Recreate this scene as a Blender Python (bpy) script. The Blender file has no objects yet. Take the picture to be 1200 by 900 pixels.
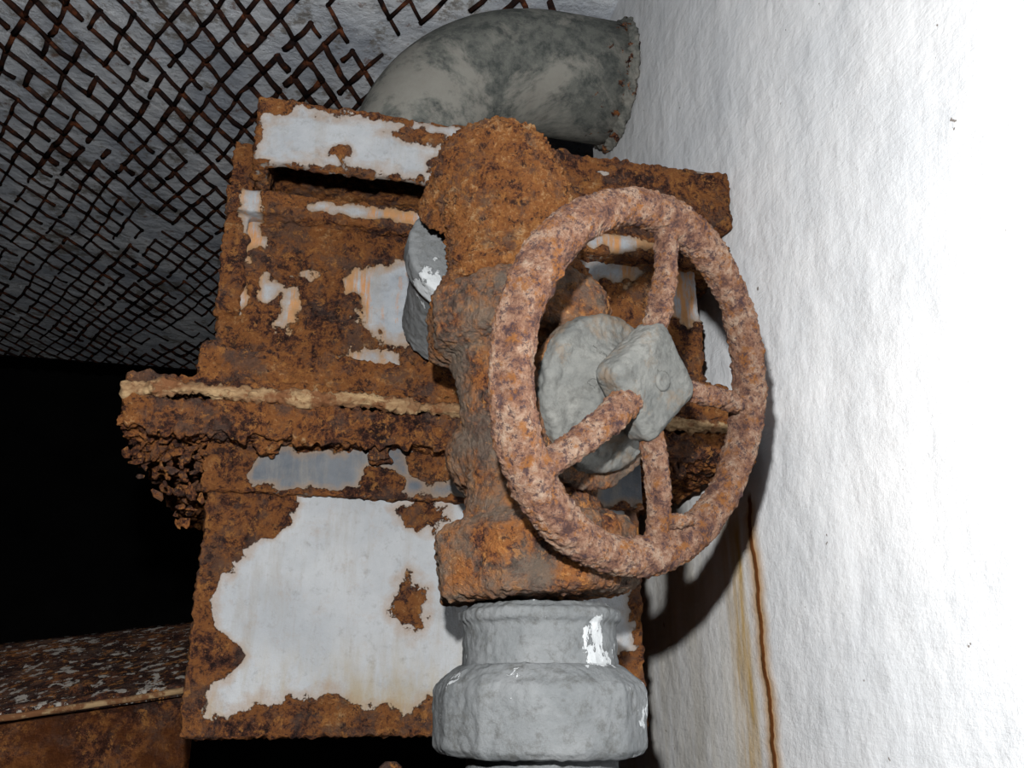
import bpy, bmesh, math, random
from mathutils import Vector, Matrix, noise
random.seed(7)
V=Vector
scene=bpy.context.scene
scene.view_settings.view_transform='Standard'
scene.view_settings.look='None'

# ------------------------------------------------------------ node helpers
class M:
    def __init__(s,name,rough=.8,spec=.3):
        s.m=bpy.data.materials.new(name); s.m.use_nodes=True
        s.nt=s.m.node_tree; s.b=s.nt.nodes['Principled BSDF']
        s.b.inputs['Roughness'].default_value=rough
        s.b.inputs['Specular IOR Level'].default_value=spec
        s.pos=s.nt.nodes.new('ShaderNodeNewGeometry').outputs['Position']
    def L(s,a,b): s.nt.links.new(a,b)
    def setin(s,inp,v):
        if isinstance(v,bpy.types.NodeSocket): s.L(v,inp)
        else:
            if isinstance(v,tuple) and len(v)==3 and inp.type=='RGBA': v=(*v,1)
            inp.default_value=v
    def map(s,sc=(1,1,1),loc=(0,0,0)):
        n=s.nt.nodes.new('ShaderNodeMapping'); s.L(s.pos,n.inputs[0])
        n.inputs['Scale'].default_value=sc; n.inputs['Location'].default_value=loc
        return n.outputs[0]
    def noise(s,scale,detail=6,rough=.6,co=None,dist=0):
        n=s.nt.nodes.new('ShaderNodeTexNoise'); s.L(co or s.pos,n.inputs['Vector'])
        n.inputs['Scale'].default_value=scale; n.inputs['Detail'].default_value=detail
        n.inputs['Roughness'].default_value=rough; n.inputs['Distortion'].default_value=dist
        return n.outputs['Fac']
    def ramp(s,f,stops):
        n=s.nt.nodes.new('ShaderNodeValToRGB'); s.L(f,n.inputs[0]); e=n.color_ramp.elements
        while len(e)<len(stops): e.new(.5)
        for i,(p,c) in enumerate(stops):
            e[i].position=p
            if not isinstance(c,tuple): c=(c,c,c)
            e[i].color=(*c,1)
        return n.outputs[0]
    def mix(s,f,a,b,mode='MIX'):
        n=s.nt.nodes.new('ShaderNodeMix'); n.data_type='RGBA'; n.blend_type=mode
        s.setin(n.inputs[0],f); s.setin(n.inputs[6],a); s.setin(n.inputs[7],b)
        return n.outputs[2]
    def math(s,op,a,b=0.0,clamp=False):
        n=s.nt.nodes.new('ShaderNodeMath'); n.operation=op; n.use_clamp=clamp
        s.setin(n.inputs[0],a); s.setin(n.inputs[1],b); return n.outputs[0]
    def attr(s,name):
        n=s.nt.nodes.new('ShaderNodeAttribute'); n.attribute_name=name; return n.outputs['Fac']
    def sep(s):
        n=s.nt.nodes.new('ShaderNodeSeparateXYZ'); s.L(s.pos,n.inputs[0]); return n.outputs
    def bump(s,h,strength=1,dist=.002):
        n=s.nt.nodes.new('ShaderNodeBump'); s.L(h,n.inputs['Height'])
        n.inputs['Strength'].default_value=strength; n.inputs['Distance'].default_value=dist
        s.L(n.outputs[0],s.b.inputs['Normal'])
    def col(s,c): s.setin(s.b.inputs['Base Color'],c)

DK=(.022,.011,.010); BR=(.12,.046,.027); OR=(.32,.122,.038); TN=(.48,.24,.095); YE=(.56,.37,.20)
def rustcol(s,sc=1,light=0):
    a=s.noise(42*sc,10,.76,dist=.5); b=s.noise(190*sc,5,.8); c=s.noise(9*sc,3,.5)
    f=s.math('ADD',s.math('MULTIPLY',a,.58),s.math('MULTIPLY',b,.36))
    f=s.math('ADD',f,s.math('MULTIPLY',c,.21))
    r=s.ramp(f,[(.49-light,DK),(.54-light,BR),(.585-light,OR),(.635-light,OR),(.675-light,TN),(.73-light,YE)])
    r=s.mix(s.ramp(s.noise(24*sc,8,.75,s.map((1,1,1),(4,2,7))),[(.50,0.),(.60,.75)]),r,(.125,.078,.060))
    r=s.mix(s.ramp(s.noise(75*sc,7,.8,s.map((1,1,1),(1,8,3))),[(.555,0.),(.60,.9)]),r,(.46,.20,.06))
    r=s.mix(s.ramp(s.noise(60*sc,7,.8,s.map((1,1,1),(6,1,9))),[(.56,0.),(.605,.85)]),r,(.035,.020,.020))
    return r,a,b
def rust_paint(name,paint,paint2,light=0,stain=.6,rough=.8,lowdirt=False,streak=0):
    s=M(name,.8,.12)
    r,a,b=rustcol(s,1,light)
    n=s.noise(55,9,.76); at=s.attr('rust')
    m=s.math('ADD',at,s.math('MULTIPLY',s.math('SUBTRACT',n,.5),1.15))
    mask=s.ramp(m,[(.485,0.),(.515,1.)])
    st=s.ramp(m,[(.05,0.),(.5,stain)])
    p=s.mix(s.ramp(s.noise(11,6,.65),[(.4,0.),(.65,1.)]),paint,paint2)
    p=s.mix(s.ramp(s.noise(90,5,.7),[(.55,0.),(.72,.5)]),p,(.13,.125,.12))
    p=s.mix(s.ramp(s.noise(30,8,.75,s.map((1,1,.18),(1,5,2))),[(.50,0.),(.68,.5)]),p,(.19,.17,.145))
    if streak: p=s.mix(s.ramp(s.noise(42,6,.7,s.map((1,1,.1),(7,5,2))),[(.50,0.),(.58,streak)]),p,(.33,.15,.045))
    if lowdirt:
        z=s.sep()[2]
        mr=s.nt.nodes.new('ShaderNodeMapRange'); s.L(z,mr.inputs[0]); mr.inputs[1].default_value=.045; mr.inputs[2].default_value=-.03
        p=s.mix(s.math('MULTIPLY',mr.outputs[0],s.ramp(s.noise(26,6,.7,s.map((1,1,.3))),[(.42,0.),(.6,.8)])),p,(.22,.17,.09))
    p=s.mix(st,p,(.20,.125,.068))
    s.col(s.mix(mask,p,r))
    s.L(s.ramp(mask,[(0,rough),(1,.9)]),s.b.inputs['Roughness'])
    h=s.math('MULTIPLY',mask,s.math('ADD',s.math('MULTIPLY',a,3.0),s.math('MULTIPLY',b,2.0)))
    h=s.math('ADD',h,s.math('MULTIPLY',s.noise(120,5,.7),.22))
    s.bump(h,1.,.007)
    return s.m
def rust_only(name,light=0,sc=1,tint=None,tf=0,d=.007):
    s=M(name,.95,.1); r,a,b=rustcol(s,sc,light)
    if tint: r=s.mix(s.math('MULTIPLY',s.ramp(s.noise(20*sc,8,.76),[(.42,0.),(.58,1.)]),tf),r,tint)
    s.col(r); s.bump(s.math('ADD',s.math('MULTIPLY',a,2.6),s.math('MULTIPLY',b,1.6)),1.,d); return s.m

mat_box   =rust_paint('painted_rusty_steel',(.285,.295,.305),(.225,.237,.25),lowdirt=True)
mat_dark  =rust_paint('dark_painted_rusty_steel',(.065,.073,.085),(.115,.123,.135))
mat_upper =rust_paint('upper_painted_rusty_steel',(.27,.28,.29),(.17,.19,.215),stain=.9,streak=.9)
mat_valve =rust_only('rusty_cast_iron',.005,.9,(.175,.14,.11),.85,.006)
mat_elbow =rust_only('rusty_orange_iron',.03,1.4)
mat_rust  =rust_only('rust_flakes',-.005,1.0)
mat_drust =rust_only('dark_rust',-.04,1.0)
s=M('pitted_wheel_rust',.95,.1)
a=s.noise(60,10,.8); b=s.noise(200,6,.8)
c=s.ramp(a,[(.39,(.10,.055,.048)),(.46,(.24,.12,.078)),(.53,(.36,.215,.145)),(.61,(.48,.35,.26))])
c=s.mix(s.ramp(s.noise(70,8,.8),[(.52,0.),(.59,.85)]),c,(.33,.13,.036))
c=s.mix(s.ramp(b,[(.53,0.),(.58,.85)]),c,(.075,.048,.055))
s.col(c); s.bump(s.math('ADD',s.math('MULTIPLY',a,2.2),s.math('MULTIPLY',b,-1.6)),1,.006); mat_wheel=s.m
def gray(name,c1,c2,chips=True,rs=0.,chip=(.36,.375,.385)):
    s=M(name,.9,.05)
    n=s.noise(14,8,.7); c=s.mix(s.ramp(n,[(.38,0.),(.62,1.)]),c1,c2)
    c=s.mix(s.ramp(s.noise(70,7,.78),[(.50,0.),(.66,.75)]),c,(.06,.06,.056))
    ch=s.ramp(s.noise(19,6,.65,s.map((1,1,.7),(3.1,2,1))),[(.595,0.),(.605,1.)])
    if chips: c=s.mix(ch,c,chip)
    if rs: c=s.mix(s.ramp(s.noise(26,7,.7),[(.52,0.),(.62,rs)]),c,(.13,.095,.065))
    s.col(c); s.bump(s.math('ADD',s.noise(60,8,.7),s.math('MULTIPLY',ch,.3)),.8,.004); return s.m
mat_pipe=gray('grey_painted_pipe',(.105,.112,.116),(.152,.158,.162))
mat_hub =gray('grey_dusty_metal',(.082,.085,.082),(.150,.150,.14),False,.7)
s=M('cream_gasket',.95,.1); c=s.mix(s.ramp(s.noise(60,7,.7,s.map((.3,1,1))),[(.40,0.),(.58,1.)]),(.30,.205,.11),(.15,.08,.04))
c=s.mix(s.ramp(s.noise(25,8,.75),[(.51,0.),(.56,.95)]),c,(.13,.055,.024)); s.col(c)
s.bump(s.noise(80,6,.7,s.map((.2,1,1.5))),1,.005); mat_gask=s.m
s=M('mouldy_grey_duct',.85,.1)
c=s.mix(s.ramp(s.noise(6,7,.7,s.map((1,1,1),(.7,0,.2)),.3),[(.45,0.),(.53,1.)]),(.225,.215,.19),(.060,.066,.062))
c=s.mix(s.ramp(s.noise(40,8,.75),[(.42,.4),(.62,0.)]),c,(.27,.27,.24))
at=s.attr('rust'); m=s.math('ADD',at,s.math('MULTIPLY',s.math('SUBTRACT',s.noise(35,8,.7),.5),1.8))
rc,a,b=rustcol(s,1,-.05); c=s.mix(s.ramp(m,[(.54,0.),(.57,1.)]),c,rc)
s.col(c); s.bump(s.noise(60,6,.6),.6,.003); mat_duct=s.m
# wall
s=M('white_limewashed_wall',.85,.08)
x,y,z=s.sep()
n=s.noise(5,7,.65); c=s.ramp(n,[(.36,(.70,.72,.745)),(.6,(.82,.83,.845))])
c=s.mix(s.ramp(s.noise(24,8,.75),[(.58,0.),(.72,.4)]),c,(.50,.50,.50))
c=s.mix(s.ramp(s.noise(60,3,.5,s.map((1,1,1),(5,1,2))),[(.745,0.),(.76,.9)]),c,(.18,.15,.13))
def sm(v,a,b):
    n=s.nt.nodes.new('ShaderNodeMapRange'); n.interpolation_type='SMOOTHSTEP'; s.L(v,n.inputs[0])
    n.inputs[1].default_value=a; n.inputs[2].default_value=b; return n.outputs[0]
vert=s.noise(30,6,.6,s.map((1,1,.12)))
zone=s.math('MULTIPLY',sm(y,.90,.98),sm(z,.34,.12))
zone=s.math('MULTIPLY',zone,s.ramp(vert,[(.35,.25),(.62,1.)]))
c=s.mix(s.math('MULTIPLY',zone,.6),c,(.52,.48,.39))
band=s.math('MULTIPLY',s.math('MULTIPLY',sm(y,.915,.94),sm(y,.995,.955)),sm(z,.22,.16))
c=s.mix(s.math('MULTIPLY',band,s.ramp(vert,[(.36,.2),(.56,.95)])),c,(.48,.31,.10))
wob=s.math('MULTIPLY',s.math('SUBTRACT',s.noise(9,4,.6,s.map((0,0,1))),.5),.045)
dl=s.math('ABSOLUTE',s.math('SUBTRACT',s.math('ADD',y,wob),.903))
line=s.math('MULTIPLY',sm(dl,.0060,.0022),sm(z,.212,.198))
halo=s.math('MULTIPLY',s.math('MULTIPLY',sm(dl,.026,.0),sm(z,.21,.18)),.9)
c=s.mix(halo,c,(.48,.26,.07)); c=s.mix(line,c,(.16,.055,.015))
s.col(c)
h=s.math('ADD',s.math('MULTIPLY',s.noise(6,4,.5,s.map((1,1,.6))),4.),s.math('MULTIPLY',s.noise(34,9,.66,s.map((1,.9,.8))),1.0))
h=s.math('ADD',h,s.math('MULTIPLY',s.noise(12,8,.7,s.map((1,.25,1.6),(2,2,2))),1.2))
h=s.math('ADD',h,s.math('MULTIPLY',line,.2))
s.bump(h,.55,.007); mat_wall=s.m
# ceiling plaster
s=M('flaking_ceiling_plaster',.8,.15)
c=s.ramp(s.noise(5,7,.65),[(.36,(.44,.48,.55)),(.5,(.66,.70,.76)),(.66,(.85,.87,.90))])
c=s.mix(s.ramp(s.noise(11,8,.75,s.map((1,1,1),(2,0,0))),[(.54,0.),(.60,.8)]),c,(.24,.215,.18))
c=s.mix(s.ramp(s.noise(30,6,.7),[(.60,0.),(.66,.6)]),c,(.20,.08,.035))
s.col(c); s.bump(s.noise(16,8,.65),.7,.03); mat_ceil=s.m
s=M('rusted_mesh_wire',.95,.1); s.col(s.ramp(s.noise(30,5,.7),[(.4,(.014,.009,.009)),(.55,(.042,.018,.012)),(.68,(.15,.048,.02))])); mat_wire=s.m
s=M('unlit_void_black',.9,.1); s.col(s.ramp(s.noise(3),[(.3,(.01,.01,.011)),(.7,(.02,.02,.02))])); mat_black=s.m  # near-black base colour paints in the unlit dark of the far room
s=M('rust_with_paint_flakes',.9,.1); rc,a,b=rustcol(s,1,-.085)
f1=s.ramp(s.noise(62,6,.68,s.map((1,.75,1))),[(.56,0.),(.575,1.)])
c=s.mix(f1,rc,(.50,.46,.41)); s.col(c); s.bump(s.math('ADD',s.math('MULTIPLY',a,2),f1),1,.006); mat_fleck=s.m

# ------------------------------------------------------------ mesh helpers
def frame(ax):
    ax=ax.normalized(); h=V((0,0,1)) if abs(ax.z)<.9 else V((1,0,0))
    x=h.cross(ax).normalized(); y=ax.cross(x); return x,y,ax
def lathe(bm,o,ax,prof,seg=48,rot=0):
    x,y,ax=frame(ax); rings=[]
    for d,r in prof:
        rings.append([bm.verts.new(o+ax*d+(x*math.cos(2*math.pi*i/seg+rot)+y*math.sin(2*math.pi*i/seg+rot))*r) for i in range(seg)])
    for a,b in zip(rings,rings[1:]):
        for i in range(seg):
            bm.faces.new((a[i],a[(i+1)%seg],b[(i+1)%seg],b[i]))
    bm.faces.new(rings[0][::-1]); bm.faces.new(rings[-1])
def sweep(bm,pts,rad,seg=24,closed=False):
    n=len(pts); rings=[]; px=None
    for i,p in enumerate(pts):
        if closed: t=pts[(i+1)%n]-pts[i-1]
        else: t=pts[min(i+1,n-1)]-pts[max(i-1,0)]
        t.normalize()
        if px is None: px=frame(t)[0]
        px=(px-t*px.dot(t)).normalized(); py=t.cross(px)
        r=rad[i] if isinstance(rad,(list,tuple)) else rad
        rings.append([bm.verts.new(p+(px*math.cos(2*math.pi*k/seg)+py*math.sin(2*math.pi*k/seg))*r) for k in range(seg)])
    rng=range(n if closed else n-1)
    for i in rng:
        a,b=rings[i],rings[(i+1)%n]
        for k in range(seg): bm.faces.new((a[k],a[(k+1)%seg],b[(k+1)%seg],b[k]))
    if not closed: bm.faces.new(rings[0][::-1]); bm.faces.new(rings[-1])
def bez(pts,n=8):
    out=[]; P=[pts[0]]+list(pts)+[pts[-1]]
    for i in range(1,len(P)-2):
        a,b,c,d=P[i-1:i+3]
        for k in range(n):
            t=k/n; out.append(.5*((2*b)+(c-a)*t+(2*a-5*b+4*c-d)*t*t+(3*b-a-3*c+d)*t**3))
    out.append(pts[-1].copy()); return out
def box(bm,x0,x1,y0,y1,z0,z1):
    vs=[bm.verts.new((x,y,z)) for x in (x0,x1) for y in (y0,y1) for z in (z0,z1)]
    for f in ((0,1,3,2),(4,6,7,5),(0,4,5,1),(2,3,7,6),(0,2,6,4),(1,5,7,3)): bm.faces.new([vs[i] for i in f])
def ball(bm,c,r,sc=(1,1,1),seg=20):
    m=Matrix.Translation(c)@Matrix.Diagonal((*[r*k for k in sc],1))
    bmesh.ops.create_uvsphere(bm,u_segments=seg,v_segments=seg//2,radius=1,matrix=m)
def obj(name,bm,mat,smooth=True,parent=None):
    bmesh.ops.recalc_face_normals(bm,faces=bm.faces[:])
    me=bpy.data.meshes.new(name); bm.to_mesh(me); bm.free()
    o=bpy.data.objects.new(name,me); scene.collection.objects.link(o)
    me.materials.append(mat)
    for p in me.polygons: p.use_smooth=smooth
    if parent: o.parent=parent; o.matrix_parent_inverse=parent.matrix_world.inverted()
    return o
def crust(o,vox=.003,amp=.002,sc=60,low=0,lows=12,rustfn=None,amp_paint=None):
    r=o.modifiers.new('r','REMESH'); r.mode='VOXEL'; r.voxel_size=vox
    dg=bpy.context.evaluated_depsgraph_get(); ev=o.evaluated_get(dg)
    me=bpy.data.meshes.new_from_object(ev); o.modifiers.clear()
    mats=[m for m in o.data.materials]; o.data=me
    me.materials.clear()
    for m in mats: me.materials.append(m)
    ns=[v.normal.copy() for v in me.vertices]
    at=me.attributes.new('rust','FLOAT','POINT')
    for i,v in enumerate(me.vertices):
        c=v.co.copy(); m=1.
        if rustfn: m=max(0,min(1,rustfn(c)+.30*noise.noise(c*45)+.24*noise.noise(c*110)))
        k=1. if amp_paint is None else (amp_paint+(1-amp_paint)*max(0,min(1,(m-.42)*6)))
        n1=noise.noise(c*sc)
        d=amp*k*(n1+.9*(abs(noise.noise(c*sc*2.1))*2-.5)+.8*noise.noise(c*sc*4.7))
        if rustfn and m>.5: d+=amp*.5
        if low: d+=low*noise.noise(c*lows+V((3,1,2)))
        v.co=c+ns[i]*d
        at.data[i].value=m
    for p in me.polygons: p.use_smooth=True
    return o
def empty(name,loc):
    e=bpy.data.objects.new(name,None); e.location=loc; e.empty_display_size=.05
    scene.collection.objects.link(e); bpy.context.view_layer.update(); return e
def interp(x,T):
    if x<=T[0][0]: return T[0][1]
    for (a,p),(b,q) in zip(T,T[1:]):
        if x<=b: return p+(q-p)*(x-a)/(b-a)
    return T[-1][1]

# ------------------------------------------------------------ room
XW,ZC,ZF=.505,1.23,-1.5
bm=bmesh.new(); box(bm,XW,.85,-2.0,1.40,ZF,ZC); obj('wall_right',bm,mat_wall,False)
bm=bmesh.new(); box(bm,-3,2.5,-2,3.6,ZC,ZC+.25); obj('ceiling',bm,mat_ceil,False)
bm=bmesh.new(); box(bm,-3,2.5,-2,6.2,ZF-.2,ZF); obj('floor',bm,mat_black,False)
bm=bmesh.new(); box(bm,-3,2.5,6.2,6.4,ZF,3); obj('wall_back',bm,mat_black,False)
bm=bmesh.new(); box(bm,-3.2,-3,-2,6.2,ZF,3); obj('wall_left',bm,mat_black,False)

bm=bmesh.new(); cx,cy=.060,.112
def seg(p,q,r):
    mid=(p+q)/2+V((random.uniform(-.003,.003),random.uniform(-.004,.004),random.uniform(-.003,.0)))
    x,y,t=frame(q-p); rings=[]; ex=t*.004
    for c,rr in ((p-ex,r*random.uniform(.8,1.2)),(mid,r*random.uniform(.7,1.2)),(q+ex,r*random.uniform(.8,1.2))):
        rings.append([bm.verts.new(c+(x*math.cos(a)+y*math.sin(a))*rr) for a in [i*2*math.pi/5 for i in range(5)]])
    for a,b in zip(rings,rings[1:]):
        for i in range(5): bm.faces.new((a[i],a[(i+1)%5],b[(i+1)%5],b[i]))
    bm.faces.new(rings[0][::-1]); bm.faces.new(rings[2])
def node(i,j):
    w=noise.noise(V((i*.13,j*.17,1)))
    return V((-1.75+i*cx/2+.016*w+.004*noise.noise(V((i*.7,j*.7,9))),.75+j*cy/2+.008*noise.noise(V((i*.5,j*.5,4))),
              ZC-.005-.003*noise.noise(V((i*.3,j*.3,7)))))
for i in range(0,78):
    for j in range(0,51):
        if (i+j)%2: continue
        p=node(i,j)
        for di in (1,-1):
            q=node(i+di,j+1); mx=(p+q)/2
            g=noise.noise(V((mx.x*3.2+5,mx.y*2.6,3)))
            drop=.07+ (.5 if g>.30 else 0)
            if mx.x>.10: drop=.45
            if mx.x>.36: drop=.98
            if random.random()<drop: continue
            rr=.0046+.0036*max(0,noise.noise(V((mx.x*4,mx.y*4,8)))+.3)
            if mx.y>2.1: rr*=.72
            if random.random()<.15: q=p+(q-p)*random.uniform(.4,.8)
            seg(p,q,rr)
obj('ceiling_wire_mesh',bm,mat_wire)

# ------------------------------------------------------------ duct elbow into wall
DE=empty('duct_elbow',(.2,1.25,1.0))
bm=bmesh.new(); R=.25; cxx,cz=.375,.800; pts=[V((.125,1.25,.632)),V((.125,1.25,.72))]
for k in range(0,25):
    a=math.pi-k/24*math.pi/2
    pts.append(V((cxx+R*math.cos(a),1.25,cz+R*math.sin(a))))
pts.append(V((.504,1.25,cz+R)))
sweep(bm,pts,.110,48)
o=obj('elbow_tube',bm,mat_duct,parent=DE)
at=o.data.attributes.new('rust','FLOAT','POINT')
for i,v in enumerate(o.data.vertices): at.data[i].value=.12+max(0,(v.co.x-.43))*5.0
bm=bmesh.new(); lathe(bm,V((.484,1.25,cz+R)),V((1,0,0)),[(0,.110),(.002,.114),(.010,.118),(.019,.121)],48)
o=obj('elbow_collar',bm,mat_duct,parent=DE); crust(o,.004,.004,50,rustfn=lambda c:.38)

# ------------------------------------------------------------ filter housing
FH=empty('filter_housing',(.15,.9,.3))
def blob(c,x,z,rx,rz): return (1-math.hypot((c.x-x)/rx,(c.z-z)/rz))*min(rx,rz)
WL=[(-.053,.07),(-.035,.02),(-.01,.025),(.02,.055),(.045,.022),(.07,.012),(.10,.028),(.125,.045),(.145,.082),(.18,.088)]
ZB=[(-.1,.01),(-.06,.016),(-.03,.034),(0,.028),(.03,.045),(.06,.026),(.09,.022),(.14,.03),(.36,.01)]
def f_low(c):
    if c.y>.93: return .9
    d=max(interp(c.z,WL)-(c.x+.10), interp(c.x,ZB)-(c.z+.053), blob(c,.108,.072,.017,.026),blob(c,.115,.162,.02,.016),
          .008-(.36-c.x), blob(c,.345,.005,.03,.02))
    return .5+d/.026
bm=bmesh.new(); box(bm,-.10,.36,.90,1.42,-.053,.182)
o=obj('lower_casing',bm,mat_box,parent=FH); crust(o,.003,.0026,55,.0012,8,f_low,.10)
def f_ban(c):
    d=max(.045-(c.x+.10)+.01*math.sin(c.z*120),blob(c,.075,.195,.02,.018),blob(c,.125,.215,.025,.02),blob(c,.0,.24,.05,.016),.004-(c.z-.179),blob(c,.25,.21,.06,.03))
    return .5+d/.02
bm=bmesh.new(); box(bm,-.105,.365,.888,1.43,.179,.250)
o=obj('lower_angle_bar',bm,mat_dark,parent=FH); crust(o,.003,.0025,55,.001,8,f_ban,.15)
bm=bmesh.new(); box(bm,-.185,.485,.850,1.46,.228,.262)
for i in range(70):
    x=random.uniform(-.18,.2); ball(bm,V((x,.85+random.uniform(-.001,.004),random.uniform(.224,.244))),random.uniform(.003,.008),(1.8,.7,.8),10)
for x in (-.045,.07,.40):
    lathe(bm,V((x,.873,.212)),V((0,0,1)),[(0,.013),(.03,.014)],6)
o=obj('lower_flange',bm,mat_rust,parent=FH); crust(o,.0024,.0050,42,.004,14)
bm=bmesh.new()
gp=[]
for i in range(60):
    x=-.185+.665*i/59; gp.append(V((x,.851+.003*noise.noise(V((x*20,0,0)))+(.004 if i<3 else 0),.268+.005*noise.noise(V((x*12,5,0))))))
sweep(bm,gp,[.0078+.004*noise.noise(V((p.x*30,8,0))) for p in gp],8)
o=obj('gasket_strip',bm,mat_gask,parent=FH); crust(o,.0018,.0030,70,.001,14)
bm=bmesh.new(); box(bm,-.170,.485,.858,1.46,.270,.282)
for i in range(34):
    x=random.uniform(-.17,-.10) if i<16 else random.uniform(-.1,.2); ball(bm,V((x,.864,.283)),random.uniform(.004,.009),(2.,1,.6),10)
o=obj('upper_flange',bm,mat_rust,parent=FH); crust(o,.003,.0045,45,.003,14)
def f_up(c):
    if c.y>.93: return .9
    p=max(blob(c,.085,.405,.052,.052),blob(c,.045,.425,.03,.02),blob(c,-.062,.405,.012,.020),blob(c,-.04,.385,.010,.024),blob(c,-.085,.475,.012,.03),
          blob(c,-.09,.40,.01,.02),blob(c,.33,.475,.045,.02),blob(c,.44,.46,.04,.05),blob(c,.05,.33,.035,.012),blob(c,-.02,.43,.012,.008))
    return .5-p/.03
bm=bmesh.new(); box(bm,-.108,.455,.895,1.42,.284,.500); box(bm,.20,.455,.895,1.42,.49,.57)
o=obj('upper_casing',bm,mat_upper,parent=FH); crust(o,.003,.0042,45,.0025,9,f_up,.3)
bm=bmesh.new(); box(bm,-.118,.47,.872,.90,.284,.325)
for i in range(24): ball(bm,V((random.uniform(-.11,.2),.874,random.uniform(.29,.32))),random.uniform(.005,.011),(1.8,.6,.7),10)
o=obj('upper_angle_bar',bm,mat_rust,parent=FH); crust(o,.003,.0045,42,.004,12)
def f_fr(c):
    p=max(blob(c,-.085,.49,.012,.03),blob(c,.06,.50,.07,.008),blob(c,.33,.50,.05,.012))
    return .5-p/.02
bm=bmesh.new(); box(bm,-.112,.49,.868,1.44,.486,.511); box(bm,-.112,-.090,.884,.92,.37,.58)
o=obj('upper_rim',bm,mat_upper,parent=FH); crust(o,.003,.0032,45,.002,9,f_fr,.3)
# lid: hollow tray on the left part, solid bar on the right part
def f_lid(c):
    if c.y>.88 : return .95
    d=max(.003-(c.z-.532),.005-(.612-c.z),.003-(c.x+.085),blob(c,.0,.556,.010,.008),blob(c,.09,.590,.03,.010),
          blob(c,.06,.610,.04,.009),blob(c,.12,.555,.02,.016),blob(c,-.01,.614,.03,.012),(c.x-.20)*1.,blob(c,.03,.533,.03,.005),blob(c,-.065,.605,.02,.015))
    if c.x>.22: d=.02-max(0,blob(c,.33,.60,.04,.01),blob(c,.46,.62,.03,.012))*2
    return .47+d/.026
bm=bmesh.new(); box(bm,-.087,.20,.838,.850,.532,.612); box(bm,-.087,.20,.840,1.44,.600,.612); box(bm,-.087,-.075,.84,1.44,.532,.612)
box(bm,.185,.500,.875,1.44,.545,.622)
ball(bm,V((-.03,.885,.617)),.02,(1.2,1,.8)); ball(bm,V((.28,.89,.622)),.012)
o=obj('lid',bm,mat_box,parent=FH); crust(o,.003,.0028,45,.0015,9,f_lid,.2)
bm=bmesh.new()
for i in range(150):
    t=random.random(); x=-.175+.07*t+random.uniform(-.006,.006); z=.228-random.random()**1.6*(.02+.085*t)
    y=.875+random.uniform(0,.06)
    m=Matrix.Translation((x,y,z))@Matrix.Rotation(random.uniform(0,6.28),4,'Y')@Matrix.Rotation(random.uniform(-1,1),4,'X')@Matrix.Diagonal((random.uniform(.003,.009),random.uniform(.002,.006),random.uniform(.0015,.004),1))
    bmesh.ops.create_icosphere(bm,subdivisions=1,radius=1,matrix=m)
for v in bm.verts: v.co+=noise.noise_vector(v.co*160)*.003
obj('hanging_flakes',bm,mat_drust,False,parent=FH)

# ------------------------------------------------------------ gate valve
GV=empty('gate_valve',(.18,.70,.2))
A0=V((.190,.70,.05)); AX=V((-.065,0,1)).normalized()
def ax(z): return A0+AX*((z-.05)/AX.z)
Nn=V((.445,-.864,-.235)).normalized(); T=V((.889,.458,0)).normalized(); U=Nn.cross(T)
T=U.cross(Nn).normalized()
W=V((.246,.583,.217))
bm=bmesh.new()
lathe(bm,ax(.062),AX,[(0,.076),(.004,.085),(.052,.087),(.060,.080),(.066,.064)],8,.25)
lathe(bm,ax(.12),AX,[(0,.062),(.03,.054),(.09,.054),(.16,.062)],40)
ball(bm,V((.192,.735,.190)),.076,(1,1,.66),32)
lathe(bm,ax(.272),AX,[(0,.064),(.005,.080),(.010,.086),(.052,.086),(.059,.076),(.066,.064)],8,.35)
Bc=W-Nn*.040+V((-.006,0,-.010))
neck=V((.186,.70,.20))
sweep(bm,[neck,neck.lerp(Bc,.35),neck.lerp(Bc,.7)],[.052,.046,.044],32)
ball(bm,V((.213,.650,.303)),.030,(1,1,1.1),20)
o=obj('valve_body',bm,mat_valve,parent=GV); crust(o,.0020,.0022,55,.0008,14)
bm=bmesh.new()
lathe(bm,Bc-Nn*.022+V((.004,0,-.008)),Nn,[(0,.066),(.003,.070),(.012,.070),(.015,.066)],40)
o=obj('bonnet_flange',bm,mat_valve,parent=GV); crust(o,.002,.0018,60)
bm=bmesh.new()
lathe(bm,Bc-Nn*.010,Nn,[(0,.061),(.002,.0640),(.014,.0640),(.018,.061),(.020,.050),(.024,.042),(.036,.030)],48)
o=obj('bonnet',bm,mat_hub,parent=GV); crust(o,.0018,.0011,50)
bm=bmesh.new()
pts=bez([ax(.335),ax(.39),V((.163,.700,.428)),V((.156,.716,.452)),V((.149,.738,.440)),V((.146,.752,.425))],6)
sweep(bm,pts,[.061+.002*(i/len(pts)) for i in range(len(pts))],36)
ball(bm,V((.156,.712,.455)),.0645,(1,1,1),32)
lathe(bm,ax(.335),AX,[(0,.066),(.004,.069),(.012,.068),(.016,.062)],32)
o=obj('top_elbow',bm,mat_elbow,parent=GV); crust(o,.0016,.0030,90,.0006,18)
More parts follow.
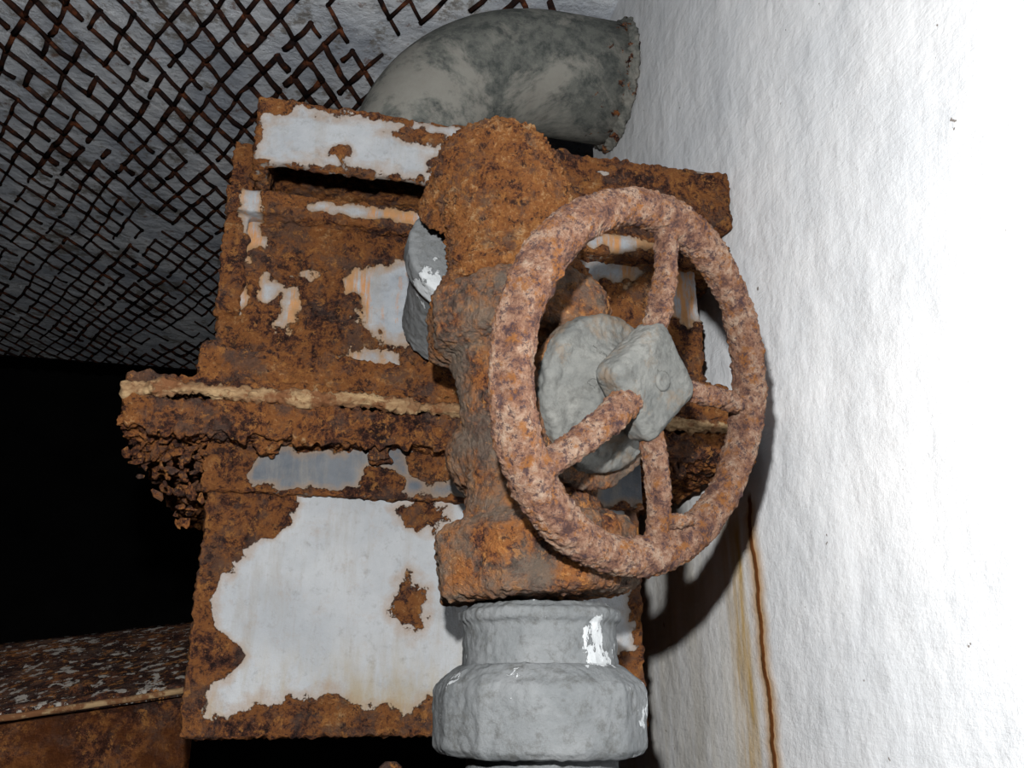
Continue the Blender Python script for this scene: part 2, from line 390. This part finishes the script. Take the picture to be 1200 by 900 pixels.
# handwheel
bm=bmesh.new(); n=96; pts=[]; rad=[]
for k in range(n):
    a=2*math.pi*k/n
    pts.append(W+(T*math.cos(a)+U*math.sin(a))*.1345); rad.append(.0152+.0008*math.sin(a*5+1)+.0010*math.cos(a-3.3))
sweep(bm,pts,rad,20,True)
def spoke(ang,r0=.028,r1=.132,w0=.0105,w1=.0085,base=-.004):
    a=math.radians(ang); d=T*math.cos(a)+U*math.sin(a)
    P=[]; R_=[]
    for k in range(13):
        t=k/12; P.append(W+d*(r0+(r1-r0)*t)+Nn*(.010*math.sin(math.pi*(t*.8+.1))+base))
        R_.append(w0+(w1-w0)*t+(.005*((t-.8)*5)**2 if t>.8 else 0))
    sweep(bm,P,R_,14)
spoke(90); spoke(3,w0=.0092,w1=.0080); spoke(-73,w0=.0105,w1=.009); spoke(-140,w0=.0125,w1=.0095,base=.002)
a=math.radians(-66); d=T*math.cos(a)+U*math.sin(a); ball(bm,W+d*.112+Nn*.004,.012,(1.7,1,.55),16)
o=obj('handwheel',bm,mat_wheel,parent=GV); crust(o,.0014,.0014,95,.0005,25)
# square hub cap, corner up
bm=bmesh.new(); H=W
def sq(h,d,rc):
    out=[]
    for q in range(4):
        cxq=(h-rc)*(1 if q in (0,3) else -1); cyq=(h-rc)*(1 if q in (0,1) else -1)
        for k in range(7):
            a=math.radians(q*90+k*15); x_=cxq+rc*math.cos(a); y_=cyq+rc*math.sin(a)
            r=math.hypot(x_,y_); a2=math.atan2(y_,x_)+math.radians(48)
            out.append(bm.verts.new(H+(T*math.cos(a2)+U*math.sin(a2))*r+Nn*d))
    return out
rings=[sq(.028,-.018,.010),sq(.0345,-.009,.010),sq(.0355,-.007,.010),sq(.0355,.009,.010),sq(.0345,.0115,.010),sq(.029,.0165,.008),sq(.0275,.017,.008)]
for a_,b_ in zip(rings,rings[1:]):
    for i in range(28): bm.faces.new((a_[i],a_[(i+1)%28],b_[(i+1)%28],b_[i]))
bm.faces.new(rings[0][::-1]); bm.faces.new(rings[-1])
o=obj('hub',bm,mat_hub,parent=GV); crust(o,.0010,.0005,60)
bm=bmesh.new(); lathe(bm,H+Nn*.0155,Nn,[(0,.008),(.003,.0078),(.0042,.006),(.0025,.003)],16)
obj('stem_tip',bm,mat_hub,parent=GV)

# grey union joining the valve elbow to the housing
D=V((-.03,.96,-.24)).normalized(); E=V((.146,.760,.408))
bm=bmesh.new(); lathe(bm,E,D,[(0,.066),(.002,.070),(.022,.071),(.028,.067),(.030,.060),(.06,.058),(.130,.057)],48)
o=obj('pipe_union',bm,mat_pipe); crust(o,.0022,.0008,40)

# ------------------------------------------------------------ grey supply pipe
SP=empty('supply_pipe',(.192,.70,-.2))
PB=V((.192,.70,ZF)); UP=V((0,0,1))
bm=bmesh.new(); lathe(bm,PB,UP,[(0,.0595),(1.455,.0595)],48); obj('pipe_riser',bm,mat_pipe,parent=SP)
bm=bmesh.new(); o_=V((.191,.70,0))
lathe(bm,o_,UP,[(-.056,.066),(-.055,.080),(-.050,.085),(-.010,.0865),(-.004,.084),(.006,.072),(.010,.066)],14,.1)
o=obj('union_nut',bm,mat_pipe,parent=SP); crust(o,.002,.0008,45,.0012,15)
bm=bmesh.new(); lathe(bm,o_,UP,[(.0,.063),(.042,.0625),(.043,.066),(.051,.066),(.053,.060),(.0560,.058)],40)
o=obj('union_neck',bm,mat_pipe,parent=SP); crust(o,.002,.0009,45,.0006,15)

# ------------------------------------------------------------ rusted tank lower left
TK=empty('rusted_tank',(-.5,1.3,-.3))
bm=bmesh.new()
def pv(x,y): return -.036+(x+.324)*.15+(y-1.15)*(.285-.03*(x+.3))
n1,n2=60,24; gr=[]
for i in range(n1+1):
    row=[]
    for j in range(n2+1):
        y=1.15+.36*j/n2; x=-1.4+(1.29-.12*(y-1.15))*i/n1; row.append(bm.verts.new((x,y,max(pv(x,y),-.30)+.004*noise.noise(V((x*9,y*9,0))))))
    gr.append(row)
for i in range(n1):
    for j in range(n2): bm.faces.new((gr[i][j],gr[i+1][j],gr[i+1][j+1],gr[i][j+1]))
ext=bmesh.ops.extrude_face_region(bm,geom=bm.faces[:])
for g in ext['geom']:
    if isinstance(g,bmesh.types.BMVert): g.co.z-=.012
obj('tank_lid',bm,mat_fleck,parent=TK)
bm=bmesh.new(); sweep(bm,[V((x_,1.147,pv(x_,1.15)-.008+.002*noise.noise(V((x_*25,0,0))))) for x_ in [-1.3+1.19*i/60 for i in range(61)]],.0038,8)
obj('tank_lip',bm,mat_gask,parent=TK)
bm=bmesh.new()
v1=[bm.verts.new(c) for c in ((-1.4,1.165,ZF),(-.115,1.165,ZF),(-.115,1.165,-.020),(-1.4,1.165,-.215),(-1.4,1.5,ZF),(-.158,1.5,ZF),(-.158,1.5,.055),(-1.4,1.5,-.20))]
for f in ((0,1,2,3),(5,4,7,6),(1,5,6,2),(4,0,3,7),(3,2,6,7),(4,5,1,0)): bm.faces.new([v1[i] for i in f])
obj('tank_body',bm,rust_only('orange_tank_rust',-.03,.7,(.12,.036,.008),.85,.008),False,parent=TK)
bm=bmesh.new()
for x in (-.25,-.42,-.6): lathe(bm,V((x,1.18,pv(x,1.18)-.004)),UP,[(0,.014),(.010,.013),(.014,.008)],6)
obj('tank_bolts',bm,mat_drust,parent=TK)

bm=bmesh.new(); lathe(bm,V((.085,.80,ZF)),UP,[(0,.007),(1.415,.007),(1.418,.010),(1.428,.010),(1.432,.005)],12)
obj('rusty_rod',bm,mat_drust)

# ------------------------------------------------------------ camera & flash
F=V((.2207,.9194,.3256)).normalized(); Rr=V((.9724,-.2334,0)).normalized(); Uu=Rr.cross(F)
cam=bpy.data.cameras.new('camera'); cam.lens=30; cam.sensor_width=36; cam.clip_start=.02
co=bpy.data.objects.new('camera',cam); scene.collection.objects.link(co)
co.matrix_world=Matrix(((Rr.x,Uu.x,-F.x,0),(Rr.y,Uu.y,-F.y,0),(Rr.z,Uu.z,-F.z,0),(0,0,0,1)))
scene.camera=co
l=bpy.data.lights.new('camera_flash','POINT'); l.energy=53; l.shadow_soft_size=.010; l.color=(1,.995,.98)
lo=bpy.data.objects.new('camera_flash',l); scene.collection.objects.link(lo); lo.location=Rr*-.025+Uu*.12+F*.02
w=bpy.data.worlds.new('world'); scene.world=w; w.use_nodes=True
w.node_tree.nodes['Background'].inputs[0].default_value=(.8,.9,1,1); w.node_tree.nodes['Background'].inputs[1].default_value=.012
